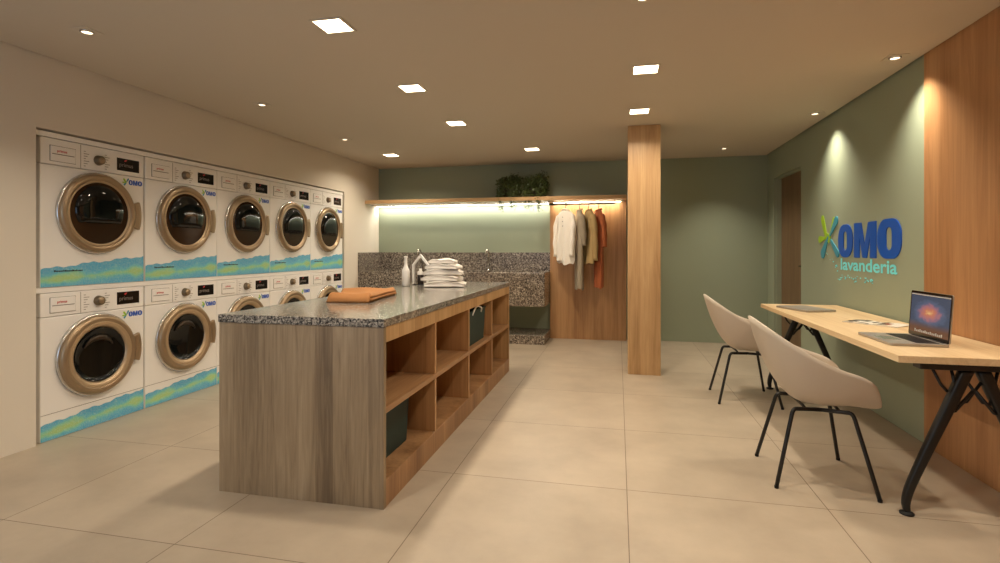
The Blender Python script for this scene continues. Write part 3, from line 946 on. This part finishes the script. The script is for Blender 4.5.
def hanger(x, ang, label):
    r = thing('clothes_hanger', label, 'hanger', (x, RY, RZ), ang, group='black hangers on the rail')
    pts = [(-0.018, 0, -0.010), (-0.021, 0, 0.006), (-0.012, 0, 0.020), (0.004, 0, 0.022), (0.018, 0, 0.012), (0.021, 0, -0.004), (0.012, 0, -0.022), (0.0, 0, -0.040), (0, 0, -0.093)]
    # hook lies across the rail
    g = B(); g.tube([(p[0], 0, p[2]) for p in map(tuple, spline(pts, 4))], 0.0055, 8); g.build('hook', 'black', r, smooth=True)
    g = B(); g.tube(spline([(-0.14, 0, -0.145), (-0.08, 0, -0.12), (0, 0, -0.098), (0.08, 0, -0.12), (0.14, 0, -0.145)], 4), 0.007, 8); g.build('shoulder_bar', 'black', r, smooth=True)
    return r


def garment(name, x, ang, mat, length, label, cat, sleeve=0.0, wid=0.40, flare=1.0, collar=False, buttons=False, thin=0.055, swing=0.0, hem_wave=0.012, trouser=0.0, seed=1):
    r = thing(name, label, cat, (x, RY, RZ - 0.080), ang)
    rnd = random.Random(seed); ph = [rnd.uniform(0, 6) for _ in range(5)]
    rings = []
    NZ_ = 26
    for j in range(NZ_ + 1):
        t = j / NZ_
        z = -0.012 - t * (length - 0.012)
        s = -z
        if s < 0.075: hw = 0.05 + (wid / 2 - 0.05) * math.sin(s / 0.075 * PI / 2) ** 1.0
        else: hw = wid / 2 * (1 - 0.10 * math.sin(min(1, (s - 0.075) / 0.35) * PI) + (flare - 1) * ((s - 0.075) / max(0.1, length - 0.075)))
        hd = 0.03 + (thin - 0.03) * min(1, s / 0.15)
        ring = []
        for k in range(40):
            a = 2 * PI * k / 40
            rip = 1 + 0.26 * math.sin(5 * a + ph[0] + t * 1.5) * min(1, t * 2.0) + 0.2 * math.sin(9 * a + ph[1] + t * 2) * t
            zz_ = z + (hem_wave * math.sin(a * 2 + ph[2]) + hem_wave * 0.5 * math.sin(a * 6)) * (t ** 6)
            ring.append((hw * math.cos(a), hd * math.sin(a) * rip + swing * t, zz_))
        rings.append(ring)
    g = B(); g.loft(rings, True, True, False)
    g.build('body', mat, r, smooth=True)
    if sleeve:
        for sx in (-1, 1):
            pts = spline([(sx * (wid / 2 - 0.035), 0.0, -0.085), (sx * (wid / 2 + 0.012), -0.015, -0.19), (sx * (wid / 2 + 0.016), -0.03, -0.085 - sleeve * 0.6), (sx * (wid / 2 + 0.006), -0.035, -0.085 - sleeve)], 5)
            n = len(pts)
            g = B(); g.tube(pts, [0.042 - 0.012 * k / (n - 1) + 0.004 * math.sin(k * 1.3) for k in range(n)], 14)
            g.build('sleeve', mat, r, smooth=True)
    if collar:
        g = B(); ring = []
        for k in range(17):
            a = 2 * PI * k / 16
            ring.append((0.055 * math.cos(a), 0.036 * math.sin(a) - 0.002, -0.006 - 0.012 * math.sin(a)))
        g.tube(ring, 0.011, 8, False); g.build('collar', mat, r, smooth=True)
    if buttons:
        g = B()
        for k in range(3):
            g.lathe([(0.006, -0.003), (0.006, 0.001), (0, 0.001)], 10, 'Y', (0.0, -thin * 0.93 - 0.002, -0.10 - 0.06 * k))
        g.build('buttons', 'txt_dark', r)
    return r

AX = PI / 2
hx_ = [-0.695, -0.508, -0.385, -0.255]
angs = [AX + 0.82 - PI, AX + 0.22, AX + 0.36, AX + 0.30]
hl = ['black hanger holding the white shirt', 'black hanger holding the grey beige garment', 'black hanger holding the khaki jacket', 'black hanger holding the rust orange garment']
for x, a, l in zip(hx_, angs, hl):
    hanger(x, a, l)
garment('shirt', hx_[0], angs[0], 'shirt', 0.71, 'loose white long shirt hanging leftmost on the rail', 'shirt', sleeve=0.55, wid=0.31, flare=1.14, collar=True, buttons=True, hem_wave=0.03, seed=2)
garment('long_dress', hx_[1], angs[1], 'greige', 1.07, 'long grey beige garment hanging right of the white shirt', 'dress', sleeve=0.40, wid=0.33, flare=0.8, collar=True, thin=0.045, seed=3)
garment('jacket', hx_[2], angs[2], 'khaki', 0.73, 'khaki jacket hanging between the grey and the orange garments', 'jacket', sleeve=0.60, wid=0.35, collar=True, thin=0.05, seed=4)
garment('long_dress', hx_[3], angs[3], 'rust', 1.045, 'rust orange long garment hanging rightmost on the rail', 'dress', sleeve=0.42, wid=0.33, flare=0.75, collar=True, thin=0.045, seed=5)


# ------------------------------------------------------------ plants on the shelf
def plant(x, label, seed):
    r = thing('potted_plant', label, 'potted plant', (x, 7.30, 1.977), group='trailing plants on the shelf')
    rnd = random.Random(seed)
    g = B(); g.lathe([(0.0, 0.0), (0.075, 0.0), (0.085, 0.004), (0.10, 0.12), (0.10, 0.128), (0.09, 0.128), (0.088, 0.11), (0.0, 0.108)], 24)
    g.build('pot', 'pot', r, smooth=True)
    def leaf(g, p, s):
        d = Vector((rnd.uniform(-1, 1), rnd.uniform(-1, 1), rnd.uniform(-0.6, 1))).normalized()
        u = d.cross(Vector((rnd.uniform(-1, 1), rnd.uniform(-1, 1), rnd.uniform(-1, 1)))).normalized()
        n = d.cross(u) * s * 0.12
        p = Vector(p)
        g.add([p, p + d * s * 0.5 + u * s * 0.32 + n, p + d * s, p + d * s * 0.5 - u * s * 0.32 + n], [(0, 1, 2, 3)])
    g = B(); st = B()
    for i in range(60):
        a = rnd.uniform(0, 2 * PI); rad = 0.155 * rnd.random() ** 0.5
        top = Vector((rad * math.cos(a) * 1.05, rad * math.sin(a) * 0.95, rnd.uniform(0.19, 0.30) + (0.045 if rad * math.cos(a) > 0.02 else 0.0)))
        base = Vector((top.x * 0.3, top.y * 0.3, 0.11))
        st.tube([base, (base + top) / 2 + Vector((0, 0, 0.02)), top], 0.0015, 4)
        for k in range(15):
            t = 0.15 + 0.85 * k / 14
            p = base.lerp(top, t) + Vector((rnd.uniform(-.02, .02), rnd.uniform(-.02, .02), rnd.uniform(-.02, .02)))
            leaf(g, p, rnd.uniform(0.018, 0.032))
    for i in range(1100):
        a = rnd.uniform(0, 2 * PI); rad = rnd.uniform(0.08, 0.175)
        leaf(g, (rad * math.cos(a), rad * math.sin(a) * 0.82, rnd.uniform(0.0, 0.27) + (0.03 if math.cos(a) > 0.1 else 0)), rnd.uniform(0.028, 0.046))
    g.build('foliage', 'leaf', r)
    st.build('stems', 'stem', r)
    for cx in (-0.10, 0.06):
        g = B()
        for i in range(7):
            x0 = cx + rnd.uniform(-0.05, 0.05); L_ = rnd.uniform(0.08, 0.17); dr = rnd.uniform(0.01, 0.06)
            pts = [Vector((x0 * 0.8, -0.09, 0.12)), Vector((x0, -0.148, 0.06)), Vector((x0 + dr * 0.3, -0.160, -0.01)), Vector((x0 + dr, -0.162, -0.03 - L_))]
            cv = spline(pts, 6)
            g.tube(cv, 0.0012, 4)
            for p in cv[5:]:
                for q in range(2):
                    leaf(g, p + Vector((rnd.uniform(-.008, .008), rnd.uniform(-.012, 0.002), rnd.uniform(-.01, .01))), rnd.uniform(0.018, 0.030))
        g.build('trailing_vine', 'leaf', r)
    return r
plant(-1.49, 'left bushy trailing plant on the shelf', 21)
plant(-1.12, 'right bushy trailing plant on the shelf, next to the clothes rail', 22)


# ------------------------------------------------------------ table
TX0, TX1, TY0, TY1, TZ = 1.280, 1.908, 2.82, 5.27, 0.757
tb = thing('work_table', 'long pale oak table with splayed black legs against the green wall', 'table', ((TX0 + TX1) / 2, (TY0 + TY1) / 2, 0))
tox, toy = -(TX0 + TX1) / 2, -(TY0 + TY1) / 2
B().box(TX0 + tox, TX1 + tox, TY0 + toy, TY1 + toy, TZ - 0.034, TZ).build('tabletop', 'oak_pale', tb, bevel=0.002)
for ty in (2.865, 5.18):
    B().box(1.375 + tox, 1.875 + tox, ty - 0.035 + toy, ty + 0.035 + toy, TZ - 0.062, TZ - 0.0345).build('crossbar', 'black', tb, bevel=0.004)
    for s in (-1, 1):
        def q(x, z): return (s * (x - 1.608) * 1.0 + 1.608 + tox, ty + toy, z)
        pts = [q(1.335, 0.012), q(1.332, 0.06), q(1.352, 0.14), q(1.425, 0.325), q(1.51, 0.53), q(1.578, 0.696)]
        cv = spline([(p[0], p[1], p[2]) for p in pts], 5)
        n = len(cv)
        g = B()
        rings = []
        for i, p in enumerate(cv):
            t = i / (n - 1)
            hw, hd = 0.013 + 0.017 * t ** 0.8, 0.014 + 0.010 * t
            rings.append([(p[0] + hw * math.copysign(abs(math.cos(a)) ** 0.6, math.cos(a)), p[1] + hd * math.copysign(abs(math.sin(a)) ** 0.6, math.sin(a)), p[2]) for a in [2 * PI * k / 16 for k in range(16)]])
        g.loft(rings, True, True, True)
        lg = g.build('leg', 'black', tb, smooth=True)
        g = B(); g.lathe([(0.030, 0.0005), (0.030, 0.008), (0.014, 0.016)], 20, origin=(q(1.335, 0)[0], ty + toy, 0), cap0=True, cap1=True); g.build('foot_pad', 'rubber', lg, smooth=True)
        g = B(); g.tube([q(1.605, 0.60), q(1.53, 0.50), q(1.515, 0.495)], 0.008, 8)
        g.tube([q(1.44, 0.694), q(1.475, 0.62), q(1.50, 0.59)], 0.007, 8)
        g.tube([q(1.57, 0.655), q(1.64, 0.545), q(1.668, 0.535), q(1.70, 0.694)], 0.007, 8)
        g.build('brace', 'black', lg, smooth=True)


# ------------------------------------------------------------ chairs
def interp(tab, x):
    for (x0, y0), (x1, y1) in zip(tab[:-1], tab[1:]):
        if x <= x1:
            t = (x - x0) / (x1 - x0); t = t * t * (3 - 2 * t)
            return y0 + (y1 - y0) * t
    return tab[-1][1]

def interp_cr(tab, x):
    n = len(tab)
    for i in range(n - 1):
        if x <= tab[i + 1][0]:
            x0, y0 = tab[i]; x1, y1 = tab[i + 1]
            ym = tab[i - 1] if i > 0 else (2 * x0 - x1, y1); yp = tab[i + 2] if i + 2 < n else (2 * x1 - x0, y0)
            h = x1 - x0; t = (x - x0) / h
            d0 = (y1 - ym[1]) / (x1 - ym[0]) * h if i > 0 else 0; d1 = (yp[1] - y0) / (yp[0] - x0) * h if i + 2 < n else 0
            return (2*t**3-3*t*t+1)*y0 + (t**3-2*t*t+t)*d0 + (-2*t**3+3*t*t)*y1 + (t**3-t*t)*d1
    return tab[-1][1]

def chair(label, loc, rotz):
    r = thing('shell_chair', label, 'chair', loc, rotz, group='beige shell chairs at the table')
    HT = [(0, 0.440), (24, 0.442), (35, 0.452), (43, 0.510), (51, 0.575), (62, 0.615), (78, 0.645), (98, 0.690), (120, 0.760), (142, 0.830), (162, 0.864), (180, 0.870)]
    def sup(c, s, a, b_, n=2.7):
        return 1.0 / ((abs(c) / a) ** n + (abs(s) / b_) ** n) ** (1 / n)
    NP, NS = 72, 22
    rings = []
    for j in range(NS + 1):
        th = (PI / 2) * j / NS
        hr = math.sin(th) ** 0.8
        vf = (1 - math.cos(th)) ** 1.25
        ring = []
        for i in range(NP):
            phi = 2 * PI * i / NP
            c, s = math.cos(phi), math.sin(phi)
            deg = abs(math.degrees(phi)); deg = 360 - deg if deg > 180 else deg
            top = interp_cr(HT, deg)
            if c > 0: Rb, Rt = sup(c, s, 0.275, 0.265, 3.6), sup(c, s, 0.282, 0.292, 3.8)
            else: Rb, Rt = sup(c, s, 0.205, 0.262, 2.5), sup(c, s, 0.305, 0.292, 2.6)
            zb = 0.420
            z = zb + (top - zb) * vf
            front = max(0, c) ** 2
            if c > 0.6: z += 0.012 * math.sin(hr * PI) * front
            rr = hr * (Rb + (Rt - Rb) * vf)
            ring.append((rr * c, rr * s, z))
        rings.append(ring)
    # collapse the first ring to a small disc
    g = B(); g.loft(rings[1:], True, True, False)
    sh = g.build('shell', 'shell', r, smooth=True, solid=0.009)
    # legs: side frames of bent tube, and two bearers
    zt = 0.405
    for s in (-1, 1):
        a = [(0.270 * 0 + 0.228, s * 0.272, 0.008), (0.150, s * 0.185, zt - 0.03), (0.128, s * 0.172, zt), (0.0, s * 0.150, zt + 0.002)]
        bq = [(-0.228, s * 0.222, 0.008), (-0.140, s * 0.165, zt - 0.03), (-0.118, s * 0.155, zt), (0.0, s * 0.150, zt + 0.002)]
        for pts in (a, bq):
            P = [Vector(p) for p in pts]
            path = [P[0], P[0].lerp(P[1], 0.5), P[1]]
            for k in range(1, 5):
                t = k / 5; path.append(P[1] * (1 - t) ** 2 + (P[1] + (P[1] - P[0]).normalized() * 0.03) * 2 * t * (1 - t) + P[2] * t * t)
            path += [P[2], P[3]]
            g = B(); g.tube(path, 0.0105, 12); lg = g.build('leg', 'black', r, smooth=True)
            g = B(); g.lathe([(0.0105, 0.0), (0.0112, 0.002), (0.0112, 0.014)], 12, origin=(P[0].x, P[0].y, 0), cap0=True, cap1=True); g.build('glide', 'rubber', lg)
    for x in (-0.07, 0.09):
        g = B(); g.tube([(x, -0.155, zt), (x, -0.10, zt + 0.008), (x, 0.10, zt + 0.008), (x, 0.155, zt)], 0.008, 10); g.build('bearer', 'black', r, smooth=True)
    return r
ch1 = chair('beige moulded shell chair with black legs nearest the camera, partly in front of the other', (1.045, 3.245, 0), -0.02)
dup(ch1, (1.030, 4.80, 0), 0.0, 'beige moulded shell chair with black legs at the far end of the table')

# ------------------------------------------------------------ laptop, closed laptop, magazine
lp = thing('laptop', 'open grey laptop showing a glowing galaxy picture near the table end', 'laptop', (1.50, 3.285, TZ + 0.001), 0.0)
LW, LD = 0.385, 0.265
def rbox(x0, x1, y0, y1, z0, z1, r, b=None):
    b = b or B()
    pts = stadium((x0 + x1) / 2, (y0 + y1) / 2, (x1 - x0) / 2, (y1 - y0) / 2, r, 5)
    b.prism(pts, lambda p, q: Vector((p, q, z0)), lambda p, q: Vector((p, q, z1)))
    return b
rbox(-LD / 2, LD / 2, -LW / 2, LW / 2, 0.001, 0.013, 0.012).build('base', 'alu', lp, bevel=0.001)
g = B().box(0.0, 0.105, -0.165, 0.165, 0.0131, 0.0136); kb = g.build('keyboard_well', 'key', lp)
g = B()
for i in range(6):
    for j in range(14):
        x = 0.003 + i * 0.0172; y = -0.162 + j * 0.0233
        g.box(x, x + 0.0145, y, y + 0.0205, 0.0137, 0.0147)
g.build('keys', 'black', kb)
g = B().box(-0.105, -0.02, -0.06, 0.06, 0.0131, 0.0134); g.build('trackpad', 'silver', lp)
# lid: built upright in its own frame, then leaned back
lid = B()
R = Matrix.Translation((LD / 2 - 0.004, 0, 0.014)) @ Matrix.Rotation(math.radians(4), 4, 'Y')
pts = stadium(0, 0.125, LW / 2, 0.125, 0.012, 5)
lid.prism(pts, lambda p, q: R @ Vector((0.0, p, q)), lambda p, q: R @ Vector((0.006, p, q)))
ld = lid.build('lid', 'alu', lp)
bz = B(); pts = stadium(0, 0.125, LW / 2 - 0.001, 0.124, 0.011, 5)
bz.prism(pts, lambda p, q: R @ Vector((-0.0012, p, q)), lambda p, q: R @ Vector((-0.0001, p, q)))
bz.build('bezel', 'display', ld)
sc_ = B(); sc_.add([(0, -LW / 2 + 0.011, 0.020), (0, LW / 2 - 0.011, 0.020), (0, LW / 2 - 0.011, 0.236), (0, -LW / 2 + 0.011, 0.236)], [(0, 1, 2, 3)])
so = sc_.build('screen', 'screen', ld); so.matrix_local = Matrix.Translation((LD / 2 - 0.0058, 0, 0.014)) @ Matrix.Rotation(math.radians(4), 4, 'Y')
g = B(); g.box(-0.0006, -0.0002, -LW / 2 + 0.012, LW / 2 - 0.012, 0.2285, 0.2345); g.build('menu_bar', 'txt_white', so)
g = B()
for k in range(16):
    g.box(-0.0006, -0.0002, -0.13 + k * 0.0165, -0.13 + k * 0.0165 + 0.011, 0.025, 0.036 + 0.004 * (k % 3 == 0))
g.build('dock_icons', 'txt_white', so)
g = B(); g.tube([(LD / 2 - 0.006, -0.15, 0.013), (LD / 2 - 0.006, 0.15, 0.013)], 0.005, 10); g.build('hinge', 'black', lp, smooth=True)

cl = thing('closed_laptop', 'closed thin grey laptop lying at the far end of the table', 'laptop', (1.508, 4.815, TZ + 0.001), math.radians(-70))
rbox(-0.19, 0.19, -0.13, 0.13, 0.001, 0.009, 0.012).build('base', 'alu', cl, bevel=0.001)
rbox(-0.19, 0.19, -0.13, 0.13, 0.0096, 0.015, 0.012).build('lid', 'alu', cl, bevel=0.001)

mg = thing('magazine', 'open magazine with printed pictures lying in the middle of the table', 'magazine', (1.675, 3.985, TZ + 0.001), math.radians(-47)); mg.scale = (0.84, 0.84, 1)
def page(sx, mat, name):
    g = B(); n = 8
    top, bot = [], []
    for i in range(n + 1):
        t = i / n; x = sx * t * 0.195
        z = 0.003 + 0.007 * math.sin(t * PI * 0.9) * (1 - t * 0.3)
        top.append((x, z))
    for i in range(n):
        (xa, za), (xb, zb) = top[i], top[i + 1]
        g.add([(xa, -0.11, 0), (xb, -0.11, 0), (xb, 0.11, 0), (xa, 0.11, 0), (xa, -0.11, za), (xb, -0.11, zb), (xb, 0.11, zb), (xa, 0.11, za)],
              [(0, 3, 2, 1), (4, 5, 6, 7), (0, 1, 5, 4), (2, 3, 7, 6)] + ([(1, 2, 6, 5)] if i == n - 1 else []))
    return g.build(name, mat, mg, smooth=False)
lpg = page(-1, 'paper', 'page_block'); rpg = page(1, 'paper', 'page_block')
g = B()
def zpage(x): t = abs(x) / 0.195; return 0.003 + 0.007 * math.sin(t * PI * 0.9) * (1 - t * 0.3) + 0.0006
def patch(g, x0, x1, y0, y1):
    n = 6
    xs = [x0 + (x1 - x0) * i / n for i in range(n + 1)]
    g.add([(x, y0, zpage(x)) for x in xs] + [(x, y1, zpage(x)) for x in xs], [(i, i + 1, n + 2 + i, n + 1 + i) for i in range(n)])
g = B(); patch(g, -0.19, -0.12, -0.10, 0.10); patch(g, -0.11, -0.06, 0.0, 0.10); patch(g, -0.105, -0.01, -0.10, -0.075); patch(g, -0.03, -0.01, 0.0, 0.10)
g.build('picture', 'photo_dark', lpg)
g = B(); patch(g, 0.02, 0.07, -0.02, 0.10); patch(g, 0.02, 0.12, -0.10, -0.07)
g.build('picture', 'photo_dark', rpg)
g = B(); patch(g, 0.075, 0.12, -0.06, 0.03); g.build('picture', 'photo_red', rpg)


# ------------------------------------------------------------ ceiling lights
def ceiling_light(x, y, label, first=[None]):
    if first[0] is None:
        r = thing('ceiling_light', label, 'ceiling light', (x, y, H), group='square ceiling panel lights')
        g = B(); s0, s1 = 0.080, 0.094
        for (a, b_, c, d_) in ((-s1, s1, -s1, -s0), (-s1, s1, s0, s1), (-s1, -s0, -s0, s0), (s0, s1, -s0, s0)):
            g.box(a, b_, c, d_, -0.006, -0.0005)
        g.build('frame', 'frame_white', r)
        g = B().box(-0.08, 0.08, -0.08, 0.08, -0.004, -0.0008); g.build('diffuser', 'panel_light', r)
        d_ = bpy.data.lights.new('panel_beam', 'AREA'); d_.shape = 'SQUARE'; d_.size = 0.10; d_.energy = PANEL_W
        d_.color = (1.0, 0.845, 0.65); d_.spread = math.radians(150)
        o = bpy.data.objects.new('panel_beam', d_); COL.objects.link(o); o.parent = r; o.location = (0, 0, -0.010)
        first[0] = r
        return r
    return dup(first[0], (x, y, H), 0, label)
for x, y, l in ((-1.545, 2.67, 'lit square ceiling light nearest the camera, above the island front'),
                (-1.55, 3.835, 'second lit square ceiling light above the island'),
                (-1.555, 4.99, 'third lit square ceiling light above the far end of the island'),
                (-2.915, 6.48, 'lit square ceiling light near the left end of the back wall'),
                (-1.04, 6.48, 'lit square ceiling light in front of the shelf plants'),
                (0.187, 3.785, 'lit square ceiling light two metres before the column'),
                (0.187, 4.915, 'lit square ceiling light just in front of the column'),
                (-1.54, 1.30, 'square ceiling light behind the camera on the island side'),
                (0.187, 1.30, 'square ceiling light behind the camera on the table side')):
    ceiling_light(x, y, l)


def downlight(x, y, label, power, spot=True):
    r = thing('downlight', label, 'downlight', (x, y, H), group='small round ceiling downlights')
    g = B(); n = 32
    outer = stadium(0, 0, 0.058, 0.058, 0.003, 3); inner = [(0.036 * math.cos(math.atan2(p[1], p[0])), 0.036 * math.sin(math.atan2(p[1], p[0]))) for p in outer]
    g.loft([[(p[0], p[1], -0.0006) for p in outer], [(p[0], p[1], -0.004) for p in outer], [(p[0], p[1], -0.004) for p in inner], [(p[0], p[1], -0.0006) for p in inner]], True, False, False)
    g.build('trim_plate', 'frame_white', r)
    g = B(); g.lathe([(0.036, -0.001), (0.035, -0.008), (0.028, -0.011), (0.027, -0.009)], 28); g.build('lamp_ring', 'silver', r, smooth=True)
    g = B(); g.lathe([(0.0, -0.0085), (0.027, -0.0085)], 28); g.build('lens', 'spot_lens', r)
    d_ = bpy.data.lights.new('spot_beam', 'SPOT'); d_.energy = power; d_.color = (1.0, 0.88, 0.70)
    d_.spot_size = math.radians(104); d_.spot_blend = 1.0; d_.shadow_soft_size = 0.025
    o = bpy.data.objects.new('spot_beam', d_); COL.objects.link(o); o.parent = r; o.location = (0, 0, -0.013)
    return r
downlight(-2.958, 2.434, 'small downlight nearest the camera over the laundry machines', SPOT_W * 0.4)
downlight(-2.975, 3.977, 'small downlight over the middle of the laundry machines', SPOT_W * 0.4)
downlight(-3.0, 5.432, 'small downlight over the far laundry machines', SPOT_W * 0.45)
downlight(1.268, 6.925, 'small downlight in the far right corner before the green wall', SPOT_W)
downlight(1.755, 5.339, 'small downlight shining down the logo wall', SPOT_W)
downlight(1.751, 3.901, 'small downlight where the green wall meets the oak cladding', SPOT_W)
downlight(1.755, 2.46, 'small downlight above the near end of the table, outside the view', SPOT_W)
downlight(0.12, 2.70, 'small downlight at the top edge of the view', SPOT_W)
